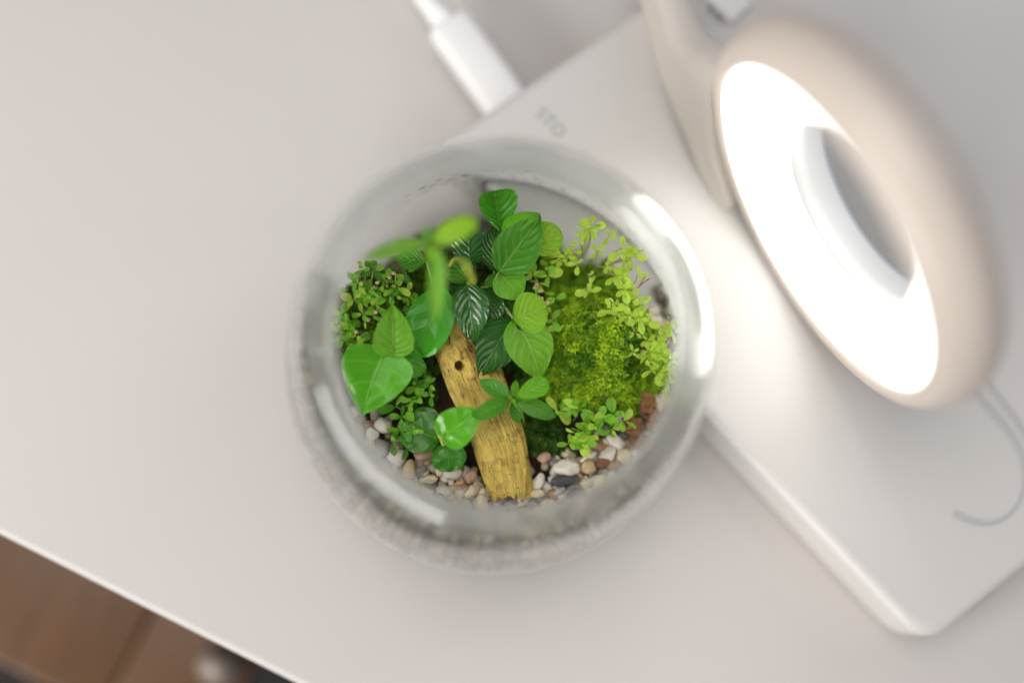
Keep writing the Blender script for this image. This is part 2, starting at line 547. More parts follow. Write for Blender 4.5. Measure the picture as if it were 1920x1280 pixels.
main_moss = [(1000, 470), (1070, 462), (1130, 490), (1190, 570), (1240, 650), (1245, 720), (1195, 772), (1130, 780), (1075, 765), (1022, 745), (1025, 650), (1030, 560)]
small_moss = [(980, 780), (1045, 785), (1062, 850), (998, 855)]
left_moss = [(632, 560), (700, 510), (790, 500), (830, 560), (770, 620), (700, 650), (640, 690)]
back_moss = [(760, 470), (870, 440), (1010, 430), (1040, 480), (1020, 620), (1000, 760), (960, 700), (820, 640), (815, 760), (760, 770), (700, 740), (650, 700), (760, 600)]
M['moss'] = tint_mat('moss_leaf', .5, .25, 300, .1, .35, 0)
def moss(name, polys, count, seed, green, yellow, ln):
    rnd = random.Random(seed)
    V, Fc, Cc = [], [], []
    xs = [p[0] for q in polys for p in q]; ys = [p[1] for q in polys for p in q]
    done = tries = 0
    while done < count and tries < count*12:
        tries += 1
        px, py = rnd.uniform(min(xs), max(xs)), rnd.uniform(min(ys), max(ys))
        if not any(inside(px, py, q) for q in polys): continue
        p = P(px, py, 3.2)
        for _ in range(4): p = P(px, py, height(p.x, p.y))
        if math.hypot(p.x-BX, p.y-BY) > inner_r(p.z)-.2: continue
        h = .05
        z = height(p.x, p.y)
        nr = Vector((-(height(p.x+h, p.y)-z)/h, -(height(p.x, p.y+h)-z)/h, 1)).normalized()
        nr = (nr+Vector((rnd.gauss(0, .3), rnd.gauss(0, .3), 0))).normalized()
        a = nr.orthogonal().normalized(); b = nr.cross(a)
        clump = noise.noise(Vector((p.x*1.5, p.y*1.5, seed)))+.6*noise.noise(Vector((p.x*5, p.y*5, seed)))
        base = Vector((p.x, p.y, z))+nr*(rnd.uniform(-.12, .16)+.14*clump)
        f = min(1, max(0, .45+.7*clump+rnd.gauss(0, .22)))
        c = [green[i]*(1-f)+yellow[i]*f for i in range(3)]
        k0 = rnd.uniform(0, 6.28)
        nl = rnd.choice((6, 7, 8))
        L = ln*rnd.uniform(.75, 1.3)
        for j in range(nl+2):
            w = k0+6.283*j/nl
            tilt = rnd.uniform(.35, .8) if j < nl else rnd.uniform(.9, 1.3)
            d = (a*math.cos(w)+b*math.sin(w))*math.cos(tilt)+nr*math.sin(tilt)
            sd = d.cross(nr).normalized()*L*.2
            l = L*rnd.uniform(.8, 1.15)*(1 if j < nl else .7)
            i0 = len(V)
            V += [base, base+d*l*.5+sd, base+d*l+nr*(-.12*l), base+d*l*.5-sd, base+d*l*.5-nr*L*.06]
            Fc += [(i0, i0+1, i0+4), (i0+1, i0+2, i0+4), (i0+2, i0+3, i0+4), (i0+3, i0, i0+4)]
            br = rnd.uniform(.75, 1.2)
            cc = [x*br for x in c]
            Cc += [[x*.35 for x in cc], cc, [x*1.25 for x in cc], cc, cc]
        done += 1
    return mesh(name, V, Fc, M['moss'], smooth=False, col=Cc)
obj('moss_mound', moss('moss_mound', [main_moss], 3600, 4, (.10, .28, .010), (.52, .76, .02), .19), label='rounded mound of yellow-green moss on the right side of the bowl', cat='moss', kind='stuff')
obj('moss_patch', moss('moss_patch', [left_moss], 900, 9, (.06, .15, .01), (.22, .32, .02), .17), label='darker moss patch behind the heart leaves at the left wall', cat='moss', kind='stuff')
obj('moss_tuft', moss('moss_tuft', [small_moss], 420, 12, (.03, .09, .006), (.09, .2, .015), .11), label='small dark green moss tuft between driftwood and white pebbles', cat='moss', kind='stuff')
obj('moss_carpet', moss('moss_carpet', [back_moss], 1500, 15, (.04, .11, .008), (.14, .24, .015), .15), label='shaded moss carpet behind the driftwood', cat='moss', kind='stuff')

# ------------------------------------------------------------------ gravel
M['gravel'] = tint_mat('gravel_stone', .45, 0, 260, .18, .5, .0003)
gcols = [(.72, .66, .55), (.70, .58, .40), (.62, .56, .46), (.5, .42, .3), (.40, .32, .2), (.3, .27, .22), (.2, .18, .15), (.62, .6, .56), (.3, .15, .07), (.45, .33, .15), (.16, .15, .15), (.35, .3, .24)]
def gravel():
    rnd = random.Random(21)
    bm = bmesh.new(); bmesh.ops.create_icosphere(bm, subdivisions=2, radius=1)
    sv = [v.co.copy() for v in bm.verts]; sf = [[v.index for v in f.verts] for f in bm.faces]
    bm.free()
    V, Fc, Cc = [], [], []
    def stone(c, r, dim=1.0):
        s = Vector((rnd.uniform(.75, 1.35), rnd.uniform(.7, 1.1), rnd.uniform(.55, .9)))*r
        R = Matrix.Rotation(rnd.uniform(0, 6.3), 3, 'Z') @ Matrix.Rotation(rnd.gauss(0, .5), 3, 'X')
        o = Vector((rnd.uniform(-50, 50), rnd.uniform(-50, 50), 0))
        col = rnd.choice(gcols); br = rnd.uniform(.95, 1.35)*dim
        i0 = len(V)
        for v in sv:
            k = 1+.28*noise.noise(v*1.4+o)
            V.append(c+R @ Vector((v.x*s.x*k, v.y*s.y*k, v.z*s.z*k)))
            Cc.append([x*br for x in col])
        Fc.extend([[i0+q for q in f] for f in sf])
    # against the glass
    z = .5
    while z < 4.6:
        r = inner_r(z)
        nn = int(2*math.pi*r/.34)
        for k in range(nn):
            w = 2*math.pi*(k+rnd.uniform(-.3, .3))/nn
            s = rnd.uniform(.15, .25)
            top = height(BX+r*math.cos(w)*.95, BY+r*math.sin(w)*.95)
            zz = z+rnd.uniform(-.08, .08)
            if zz > top+.3 or (zz > 1.2 and math.sin(w) > .45): continue
            rr = inner_r(zz)-s*.8-.02
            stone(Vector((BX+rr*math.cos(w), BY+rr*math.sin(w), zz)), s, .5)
        z += .25
    # on the surface, in front and around
    n = 0
    while n < 1900:
        w = rnd.uniform(0, 2*math.pi); r = 6.1*math.sqrt(rnd.uniform(.28, 1))
        x, y = BX+r*math.cos(w), BY+r*math.sin(w)
        px, py = px_of(Vector((x, y, 2.3)))
        n += 1
        if (py < 770 and r < 5.0) or (r < 3.6 and py < 830) or math.sin(w) > .35: continue
        s = rnd.uniform(.10, .22)
        if r > inner_r(height(x, y))-s: continue
        stone(Vector((x, y, height(x, y)-.02+rnd.uniform(0, .05))), s)
    return mesh('gravel', V, Fc, M['gravel'], col=Cc)
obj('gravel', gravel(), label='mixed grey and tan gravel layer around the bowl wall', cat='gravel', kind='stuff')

M['p_white'] = pebble_mat('white_stone', (.80, .74, .66), (.70, .60, .50), .4, 120)
M['p_tan'] = pebble_mat('tan_stone', (.58, .43, .25), (.38, .25, .12), .5)
M['p_slate'] = pebble_mat('slate_stone', (.045, .045, .055), (.09, .085, .09), .5)
M['p_orange'] = pebble_mat('orange_stone', (.42, .20, .06), (.30, .12, .04), .5)
M['p_pink'] = pebble_mat('pinkish_stone', (.52, .33, .23), (.40, .24, .16), .55)
M['p_brown'] = pebble_mat('brown_stone', (.20, .085, .04), (.10, .04, .02), .7)
M['p_cream'] = pebble_mat('cream_stone', (.66, .56, .36), (.45, .36, .2), .45)
M['p_grey'] = pebble_mat('grey_stone', (.34, .33, .30), (.22, .21, .19), .4)
peb = [  # px, py, half length px, half width px, turn, colour, label
 (718, 797, 17, 15, 20, 'white', 'round white pebble nearest the tip of the big heart leaf'),
 (697, 814, 14, 12, 60, 'white', 'white pebble half hidden by the left rim, outermost of the left group'),
 (716, 843, 17, 14, 70, 'grey', 'speckled pale grey pebble between white pebbles at the left rim'),
 (743, 857, 18, 15, 20, 'white', 'white oval pebble under the lowest small leaf at the left'),
 (768, 881, 22, 13, 85, 'tan', 'upright tan block pebble left of the glossy low leaf'),
 (793, 852, 20, 13, 10, 'pink', 'pinkish pebble under the dark round leaf'),
 (848, 886, 19, 16, 25, 'white', 'white pebble touching the tip of the glossy low leaf'),
 (806, 898, 15, 8, 10, 'cream', 'flat cream pebble right of the upright tan block'),
 (828, 876, 16, 12, 60, 'cream', 'cream pebble left of the white one under the glossy leaf'),
 (883, 893, 12, 11, 40, 'pink', 'pink three-cornered pebble beside the lower end of the driftwood'),
 (905, 946, 21, 12, 108, 'cream', 'long pale pebble below the driftwood end'),
 (876, 950, 16, 10, 100, 'grey', 'grey oval pebble left of the long pale one'),
 (937, 957, 14, 11, 0, 'grey', 'grey round pebble under the driftwood end at the front rim'),
 (978, 928, 14, 12, 50, 'white', 'white pebble tucked under the right corner of the driftwood end'),
 (1008, 902, 17, 11, 70, 'white', 'white egg pebble standing just right of the driftwood end'),
 (1006, 925, 15, 9, 0, 'cream', 'cream flat pebble below the white egg pebble'),
 (1021, 858, 13, 11, 10, 'pink', 'pinkish brown pebble at the foot of the small moss tuft'),
 (1062, 876, 27, 15, -8, 'white', 'largest white pebble resting on the black slate chip'),
 (1064, 899, 31, 11, 5, 'slate', 'black slate chip under the largest white pebble'),
 (1103, 856, 17, 7, 25, 'white', 'thin white sliver pebble below the bright rosette plant'),
 (1140, 853, 18, 15, 40, 'white', 'white pebble in the row of three under the pale rosettes'),
 (1154, 829, 20, 14, -35, 'white', 'white pebble against the red-brown lava rock'),
 (1172, 856, 15, 19, 60, 'cream', 'cream pebble between two white ones at the right'),
 (1191, 856, 11, 15, 70, 'white', 'rightmost white pebble by the rim'),
 (1103, 876, 14, 16, 0, 'tan', 'tan orange pebble right of the largest white one'),
 (1130, 867, 13, 11, 0, 'brown', 'red-brown crumb below the white pebble row'),
 (1149, 873, 10, 8, 0, 'orange', 'small glossy orange pebble below the cream one'),
 (1099, 908, 14, 12, 15, 'cream', 'cream yellow pebble right of the slate chip'),
 (1126, 902, 11, 13, 70, 'cream', 'pale yellow pebble at the front rim, right of the cream one'),
 (1076, 925, 15, 11, 20, 'slate', 'dark wet pebble below the slate chip'),
 (1027, 945, 16, 9, 0, 'cream', 'cream pebble at the front rim below the egg pebble'),
 (1050, 920, 12, 10, 30, 'grey', 'grey pebble left of the dark wet one'),
]
for i, (px, py, sa, sb, tn, c, lab) in enumerate(peb):
    p = P(px, py, 2.4)
    z = height(p.x, p.y)+.17
    p = P(px, py, z)
    r = math.hypot(p.x-BX, p.y-BY)
    lim = inner_r(z)-.25
    if r > lim:
        p = BC+Vector((p.x-BX, p.y-BY, 0))*(lim/r)+Vector((0, 0, z))
    s = 1/60.0
    o = obj('pebble', blob('pebble', sa*s, sb*s, min(sa, sb)*s*.8, M['p_'+c], 31+i, .18, 3, 1.1, cut=3), None, lab, 'pebble', 'pebbles lying on the gravel', loc=p)
    o.rotation_euler = (random.uniform(-.2, .2), random.uniform(-.2, .2), math.radians(tn))

n = N('lava_rock')
co = n.coord()
f = n.noise(co, 260, 8, .7)
n.set(Base_Color=n.ramp(f, [(.3, (.11, .045, .018)), (.55, (.38, .18, .07)), (.75, (.62, .36, .16))]), Roughness=.9)
n.bump(f, .002)
M['lava'] = n.m
for (px, py, z, a_, b_, sd, lab) in (
        (1212, 756, 4.75, .27, .33, 5, 'brown crumbly lava rock highest of four, under the right edge of the moss'),
        (1226, 786, 4.65, .24, .28, 11, 'brown lava rock nearest the right glass wall'),
        (1188, 800, 4.6, .30, .26, 8, 'largest red-brown lava rock, beside the pale rosettes'),
        (1203, 826, 4.5, .27, .22, 14, 'lowest lava rock, touching the white pebbles')):
    o = obj('lava_rock', blob('lava_rock', a_, b_, .28, M['lava'], sd, .34, 4, 1.9), None, lab, 'rock', 'lava rocks by the right wall', loc=P(px, py, z-1.9))

# ------------------------------------------------------------------ driftwood
n = N('driftwood')
uv = n.coord('UV')
gr = n.noise(n.mapping(uv, (30, 5.0, 1)), 3.0, 8, .72)
mot = n.noise(n.coord(), 190, 6, .7)
pit = n.noise(n.coord(), 520, 3, .6)
pat = n.noise(n.mapping(uv, (3, 2.4, 1)), 2.2, 5, .6)
spk = n.noise(n.mapping(uv, (30, 10, 1)), 1.6, 3, .6)
spv = n.new('ShaderNodeSeparateXYZ'); n.put(spv.inputs[0], uv)
v = spv.outputs[1]
c = n.ramp(gr, [(.26, (.42, .24, .04)), (.42, (.80, .56, .11)), (.62, (.88, .68, .20)), (.8, (.92, .78, .36))])
up_ = n.math('SUBTRACT', 1.0, n.step(v, .25, .55))
c = n.mix(n.math('MULTIPLY', n.step(mot, .50, .66), .75), c, (.36, .19, .03))
c = n.mix(n.math('MULTIPLY', n.step(mot, .46, .34), .55), c, (.80, .70, .12))
c = n.mix(n.math('MULTIPLY', n.step(pit, .64, .72), .7), c, (.06, .03, .01))
c = n.mix(n.math('MULTIPLY', n.step(pat, .42, .62), n.math('MULTIPLY_ADD', up_, .5, .28)), c, (.24, .12, .02))
c = n.mix(n.math('MULTIPLY', n.step(pat, .35, .2), .8), c, (.45, .40, .04))
dk = n.math('MULTIPLY', n.step(spk, .60, .67), n.math('MULTIPLY_ADD', up_, .6, .3))
crk = n.noise(n.mapping(uv, (60, 2.2, 1)), 2.0, 4, .6)
dk = n.math('MAXIMUM', dk, n.math('MULTIPLY', n.step(crk, .39, .33), .85))
c = n.mix(dk, c, (.05, .025, .008))
n.set(Base_Color=c, Roughness=.7)
n.b.inputs['Specular IOR Level'].default_value = .3
n.bump(n.math('ADD', n.math('SUBTRACT', gr, n.math('MULTIPLY', dk, .5)), n.math('MULTIPLY', mot, .8)), .0012)
M['drift'] = n.m
HOLE = P(863, 684, 3.85)
def driftwood():
    ctl = [(848, 560, 6.2, .30, .30), (850, 605, 6.1, .42, .36), (861, 650, 5.95, .80, .60), (884, 700, 5.7, .95, .66), (911, 760, 5.4, .93, .66), (932, 810, 5.15, .88, .64), (946, 860, 4.9, .86, .62), (953, 905, 4.7, .84, .60), (956, 930, 4.6, .74, .52)]
    path = catmull([P(x, y, 3.0+(z-5.4)*.6) for x, y, z, _, _ in ctl], 22)
    rad = catmull([(r*.88, t*.88, 0) for *_, r, t in ctl], 22)
    NS = 110
    V, Fc, UV = [], [], []
    n = len(path)
    for i in range(n):
        t = (path[min(i+1, n-1)]-path[max(i-1, 0)]).normalized()
        s = t.cross(Z).normalized(); q = s.cross(t)
        for k in range(NS+1):
            w = 2*math.pi*(k % NS)/NS
            x, y = math.cos(w), math.sin(w)
            rr = 1+.14*noise.noise(Vector((x*1.3, y*1.3, i*.035)))+.10*noise.noise(Vector((x*6, y*6, i*.025)))+.022*noise.noise(Vector((x*17, y*17, i*.06)))
            ck = noise.noise(Vector((x*4.2+9, y*4.2, i*.012)))
            rr -= .10*max(0, 1-abs(ck)/.035)
            p = path[i]+s*x*rad[i].x*rr+q*y*rad[i].y*rr
            if i > n-10:      # broken ragged end
                p += t*(.34*noise.noise(Vector((x*4, y*4, 11)))+.16*noise.noise(Vector((x*14, y*14, 4))))
            d = (p-HOLE); d.z = 0
            if y > 0 and d.length < .2:
                p -= q*.8*max(0, 1-(d.length/.15)**4)
            d2 = p-P(868, 668, 3.85); d2.z = 0
            if y > 0 and d2.length < .14: p -= q*.12*(1-d2.length/.14)
            V.append(p); UV.append((k/NS, i/(n-1)))
    for i in range(n-1):
        for k in range(NS):
            a0 = i*(NS+1)+k
            Fc.append((a0, a0+1, a0+NS+2, a0+NS+1))
    # ends, pulled in a little
    for i, dr in ((0, -1), (n-1, 1)):
        ring0 = [i*(NS+1)+k for k in range(NS)]
        cpt = path[i]+(path[i]-path[i-1 if i else 1]).normalized()*(-.10)
        prev = ring0
        for sc in (.8, .55, .3):
            cur = []
            for k, idx in enumerate(ring0):
                p = cpt+(V[idx]-cpt)*sc
                p = p+Vector((0, 0, 1))*.06*noise.noise(Vector((k*.4, sc*9, 2)))
                V.append(p); UV.append((k/NS, i/(n-1)+.02)); cur.append(len(V)-1)
            for k in range(NS):
                q_ = (k+1) % NS
                Fc.append((prev[k], prev[q_], cur[q_], cur[k]))
            prev = cur
        Fc.append(tuple(prev))
    return recalc(mesh('driftwood', V, Fc, M['drift'], uv=UV))
obj('driftwood', driftwood(), label='yellow ochre driftwood stick with a dark knot hole leaning in the middle', cat='driftwood')

# ------------------------------------------------------------------ leaves
def leaf_mesh(name, base, tip, width, mat, p=.55, q=.75, lobe=0, fold=12, arch=.08, droop=0, roll=0, side=0, nu=20, nv=7, wave=.06, puck=0, nveins=7, slant=.55, hint=None):
    """width in cm; roll turns the blade about its midrib; side bends the midrib sideways"""
    a = tip-base; L = a.length; a = a/L
    up = Vector(hint) if hint else Vector((0, 0, 1))
    s = up.cross(a)
    if s.length < 1e-3: s = Vector((1, 0, 0))
    s.normalize()
    nn = a.cross(s).normalized()
    R = Matrix.Rotation(math.radians(roll), 3, a)
    s = R @ s; nn = R @ nn
    pk = p/(p+q)
    norm = (pk**p)*((1-pk)**q)
    V, UVs, Fc = [], [], []
    fo = math.radians(fold)
    rs = random.uniform(0, 100)
    for i in range(nu+1):
        u = (1-math.cos(math.pi*i/nu))/2
        w = width/2*(u**p)*((1-u)**q)/norm if 0 < i < nu else 0.0008
        for j in range(-nv, nv+1):
            t = j/nv
            x = u-lobe*abs(t)**1.6*(1-u)**2.5*(1 if i else 1)
            ww = w
            if lobe and u < .5:
                ww = w+width/2*lobe*.9*math.sin(min(1, abs(t))*math.pi*.5)*(1-u*2)**1.0*min(1, .35+u*6)*(.8)
            z = arch*L*4*u*(1-u)-droop*L*u*u+abs(t)*ww*math.sin(fo)-.12*ww*t*t*2*math.sin(fo)
            if puck:
                k = ((u+.02)**.9-abs(t)**1.25*slant*.45)*nveins
                z += puck*(abs(math.sin(math.pi*k))**.6)*math.sin(math.pi*u)*(1-t**4)
            z += wave*width*noise.noise(Vector((u*3.1+rs, t*1.7, rs)))*(.3+abs(t))
            V.append(base+a*x*L+s*(t*ww*math.cos(fo)+side*L*4*u*(1-u))+nn*z)
            UVs.append((u, t*.5+.5))
    m_ = 2*nv+1
    for i in range(nu):
        for j in range(2*nv):
            a0 = i*m_+j
            Fc.append((a0, a0+1, a0+m_+1, a0+m_))
    return mesh(name, V, Fc, mat, uv=UVs)

LM = {}
LM['mid'] = leaf_mat('leaf_mid_green', (.038, .22, .007), (.075, .34, .012), (.30, .58, .08), 6, .9, .55, .36, .3, spec=.4, puck=.0003)
LM['bright'] = leaf_mat('leaf_bright_green', (.13, .50, .014), (.20, .60, .02), (.42, .72, .10), 6, .9, .6, .38, .35, spec=.4, puck=.0003)
LM['lime'] = leaf_mat('leaf_lime', (.26, .66, .02), (.34, .74, .03), (.55, .80, .14), 6, .9, .55, .42, .4, spec=.35, puck=.0003)
LM['dark'] = leaf_mat('leaf_dark_green', (.016, .085, .008), (.028, .13, .012), (.13, .30, .05), 7, .9, .5, .28, .12, spec=.5, puck=.0006)
LM['gloss'] = leaf_mat('leaf_glossy_green', (.020, .12, .012), (.040, .19, .016), (.11, .32, .05), 7, .9, .4, .16, .15, spec=.8, puck=.0007)
LM['heart'] = leaf_mat('leaf_heart_green', (.075, .44, .008), (.115, .54, .012), (.26, .66, .05), 3.0, .5, .5, .2, .3, spec=.5, puck=.0002, spots=.15)
LM['heartmid'] = leaf_mat('leaf_heart_mid', (.045, .29, .010), (.075, .38, .014), (.18, .5, .04), 4.0, .6, .35, .24, .28, spec=.5, puck=.0003, spots=.2)
LM['heartdk'] = leaf_mat('leaf_heart_dark', (.026, .17, .008), (.05, .25, .012), (.14, .40, .05), 3.0, .5, .3, .26, .2, spec=.5, puck=.0002, spots=.5)
LM['lance'] = leaf_mat('leaf_lance', (.15, .47, .03), (.24, .58, .05), (.32, .62, .09), 4, .6, .3, .36, .35, spec=.4, puck=.0001)
LM['tiny'] = leaf_mat('leaf_tiny_pale', (.46, .74, .06), (.60, .84, .12), (.55, .82, .15), 3, .5, .15, .4, .42, spec=.4, puck=.0001)
LM['tinyg'] = leaf_mat('leaf_tiny_green', (.17, .50, .025), (.28, .62, .04), (.34, .66, .09), 3, .5, .2, .36, .35, spec=.4, puck=.0001)
LM['tinyd'] = leaf_mat('leaf_tiny_deep', (.06, .26, .012), (.11, .36, .018), (.18, .42, .05), 3, .5, .2, .36, .3, spec=.4, puck=.0001)
M['stem'] = plain('green_stem', (.16, .30, .03), .5, .2, 200)
M['stem_pale'] = plain('pale_stem', (.42, .42, .13), .5, .2, 200)
M['stem_red'] = plain('reddish_stem', (.30, .10, .04), .6, .2, 200)
M['bud'] = plain('yellow_bud', (.42, .45, .05), .5, .15, 300)
M['flower'] = plain('pinkish_flower', (.62, .42, .28), .6, .2, 400)

SH = dict(ovate=dict(p=.55, q=.8), ellip=dict(p=.75, q=.75), lance=dict(p=.8, q=1.0), heart=dict(p=.34, q=.62, lobe=.16), obov=dict(p=.95, q=.5), round=dict(p=.5, q=.5))

ZS = 2.0                       # drop applied to the heights listed for the planting
def zm(z): return 3.3+(z-5.4)*.55 if z < 8.25 else z-1.2
def Q(x, y, z): return P(x, y, zm(z))
def stem_path(root, end, sag=.25):
    m1 = root.lerp(end, .35)+Vector((0, 0, (end.z-root.z)*.3+sag))
    m2 = root.lerp(end, .75)+Vector((0, 0, (end.z-root.z)*.12+sag*.8))
    return catmull([root, m1, m2, end], 5)

def plant(name, label, root_px, leaves, cat='plant', stem='stem', group=None, rad=.045):
    t = thing(name, label, cat)
    rp = P(root_px[0], root_px[1], 2.6)
    rp = Vector((rp.x, rp.y, height(rp.x, rp.y)-.15))
    for lf in leaves:
        bx, by, bz, tx, ty, tz, wpx, shp, mat = lf[:9]
        kw = dict(SH[shp]); kw.update(lf[9] if len(lf) > 9 else {})
        nost = kw.pop('nostem', False)
        b = Q(bx, by, bz); ti = Q(tx, ty, tz)
        wcm = wpx/FPX*(CAM-(b+ti)/2).length
        obj('leaf', leaf_mesh('leaf', b, ti, wcm, LM[mat], **kw), t)
        if not nost:
            obj('leaf_stalk', tube('leaf_stalk', stem_path(rp, b), rad, M[stem], 7), t)
    return t

V8 = dict(puck=.014, nveins=6, nu=40, nv=12)
plant('broad_leaf_plant', 'broad veined leafy plant with bright and dark leaves in the centre behind the driftwood', (915, 560), [
 (942, 437, 7.6, 928, 358, 8.0, 122, 'ovate', 'mid', dict(fold=52, p=1.0, q=.36, arch=-.22, **V8)),
 (942, 438, 7.8, 1014, 401, 8.1, 40, 'ovate', 'bright', dict(fold=20, roll=-25, nostem=True, **V8)),
 (935, 511, 7.3, 1014, 404, 8.0, 98, 'ovate', 'mid', dict(fold=30, p=.62, q=1.05, roll=8, **V8)),
 (985, 470, 7.0, 1052, 432, 7.4, 66, 'ovate', 'lime', dict(fold=8, p=.7, q=.55, nostem=True, **V8)),
 (935, 510, 7.1, 926, 421, 7.4, 50, 'ovate', 'dark', dict(fold=10, side=.05, nostem=True, **V8)),
 (934, 510, 7.0, 977, 562, 6.8, 72, 'ovate', 'bright', dict(fold=14, p=.7, q=.95, roll=-8, nostem=True, **V8)),
 (933, 512, 6.9, 924, 562, 6.5, 42, 'ovate', 'mid', dict(fold=10, nostem=True, **V8)),
 (962, 597, 6.7, 1027, 574, 6.9, 80, 'ovate', 'lime', dict(fold=12, p=.7, q=.72, roll=12, **V8)),
 (963, 598, 6.6, 1013, 712, 6.2, 94, 'ovate', 'bright', dict(fold=16, p=.62, q=.92, side=.04, roll=-6, nostem=True, **V8)),
 (962, 597, 6.5, 897, 707, 6.1, 86, 'ovate', 'dark', dict(fold=16, p=.6, q=1.0, nostem=True, **V8)),
 (962, 596, 6.3, 952, 540, 6.5, 40, 'ovate', 'dark', dict(nostem=True, **V8)),
])
plant('glossy_leaf_plant', 'glossy dark leaved plant with wet highlights left of the veined plant', (885, 560), [
 (876, 530, 7.2, 889, 647, 6.6, 74, 'ovate', 'gloss', dict(fold=20, p=.6, q=1.05, **V8)),
 (915, 538, 6.9, 925, 612, 6.4, 56, 'ovate', 'gloss', dict(fold=12, roll=10, **V8)),
 (880, 500, 6.9, 880, 420, 7.2, 70, 'ovate', 'gloss', dict(fold=8, p=.6, q=.5, **V8)),
 (878, 528, 6.8, 842, 488, 6.9, 56, 'ovate', 'mid', dict(fold=8, p=.6, q=.5, arch=.2, **V8)),
 (872, 535, 6.6, 838, 572, 6.2, 44, 'ovate', 'gloss', dict(fold=8, **V8)),
 (900, 610, 6.2, 905, 670, 5.8, 56, 'ovate', 'dark', dict(fold=8, **V8)),
])
t = plant('tall_shoot', 'tall pale shoot with narrow leaves rising nearest the rim at the upper left', (815, 570), [
 (812, 452, 8.6, 896, 414, 8.8, 46, 'ellip', 'lime', dict(fold=10, p=.55, q=.55)),
 (810, 456, 8.6, 676, 489, 8.5, 36, 'lance', 'lance', dict(fold=14, roll=14)),
 (823, 462, 8.6, 816, 608, 8.3, 35, 'lance', 'lance', dict(fold=20)),
 (806, 450, 8.5, 792, 424, 8.8, 14, 'lance', 'bright', dict(nostem=True)),
 (808, 458, 8.5, 808, 492, 8.3, 22, 'ellip', 'lime', dict(nostem=True)),
 (800, 490, 7.0, 742, 486, 6.9, 40, 'ellip', 'mid', dict()),
], rad=.05)
obj('curled_tip', tube('curled_tip', catmull([Q(843, 500, 7.6), Q(852, 486, 8.1), Q(868, 490, 8.3), Q(880, 510, 8.3), Q(888, 532, 8.1)], 5), [.05]*13+[.06, .07, .08, .085, .10, .12, .10, .04], M['bud'], 8), t)
plant('heart_leaf_plant', 'plant with large smooth heart-shaped leaves against the left wall', (735, 690), [
 (834, 540, 6.9, 782, 668, 6.2, 92, 'ovate', 'heartmid', dict(fold=12, p=.6, q=.5, nu=30, nv=10, roll=8)),
 (738, 655, 7.0, 736, 570, 7.6, 84, 'heart', 'bright', dict(fold=30, q=.9, nu=30, nv=10, arch=-.06)),
 (718, 667, 6.7, 679, 778, 6.2, 132, 'heart', 'heart', dict(fold=16, nu=34, nv=12, lobe=.12, q=.95, side=-.02, arch=.03)),
 (738, 658, 6.5, 794, 702, 6.2, 58, 'heart', 'mid', dict(fold=14, nu=30, nv=10)),
])
t = plant('small_heart_plant', 'low plant with small rounded glossy leaves beside the lower driftwood', (815, 815), [
 (834, 818, 6.4, 896, 770, 6.9, 76, 'heart', 'heart', dict(fold=16, nu=30, nv=10, arch=.1, lobe=.1)),
 (826, 822, 5.3, 752, 800, 5.2, 78, 'round', 'heartdk', dict(fold=5, nu=30, nv=10)),
 (836, 830, 5.1, 846, 884, 4.8, 66, 'round', 'heartdk', dict(fold=5, nu=30, nv=10, arch=.14)),
 (802, 820, 4.9, 790, 762, 5.0, 60, 'round', 'heartdk', dict(fold=5, nu=30, nv=10)),
])
obj('bud', tube('bud', catmull([Q(832, 835, 5.2), Q(826, 818, 5.6), Q(815, 798, 5.9)], 5), [.04, .07, .06, .08, .06, .08, .06, .07, .05, .05, .03], M['bud'], 7), t)
plant('star_leaf_plant', 'small plant with six oblong leaves spread like a star over the driftwood', (985, 800), [
 (957, 745, 7.1, 899, 713, 7.0, 33, 'ellip', 'mid', dict(fold=12)),
 (957, 750, 7.1, 884, 784, 6.9, 34, 'ellip', 'mid', dict(fold=14, nostem=True)),
 (964, 746, 7.1, 1029, 716, 7.1, 40, 'obov', 'bright', dict(fold=12, nostem=True)),
 (965, 750, 7.1, 1042, 782, 6.8, 36, 'ellip', 'mid', dict(fold=12, nostem=True)),
 (962, 752, 5.9, 972, 792, 5.5, 26, 'ellip', 'mid', dict(fold=8, nostem=True)),
 (962, 744, 5.9, 968, 712, 6.0, 16, 'ellip', 'bright', dict(fold=8, nostem=True)),
 (960, 747, 7.2, 966, 756, 7.3, 8, 'ellip', 'lime', dict(nostem=True)),
 (960, 747, 7.2, 952, 741, 7.3, 8, 'ellip', 'lime', dict(nostem=True)),
])

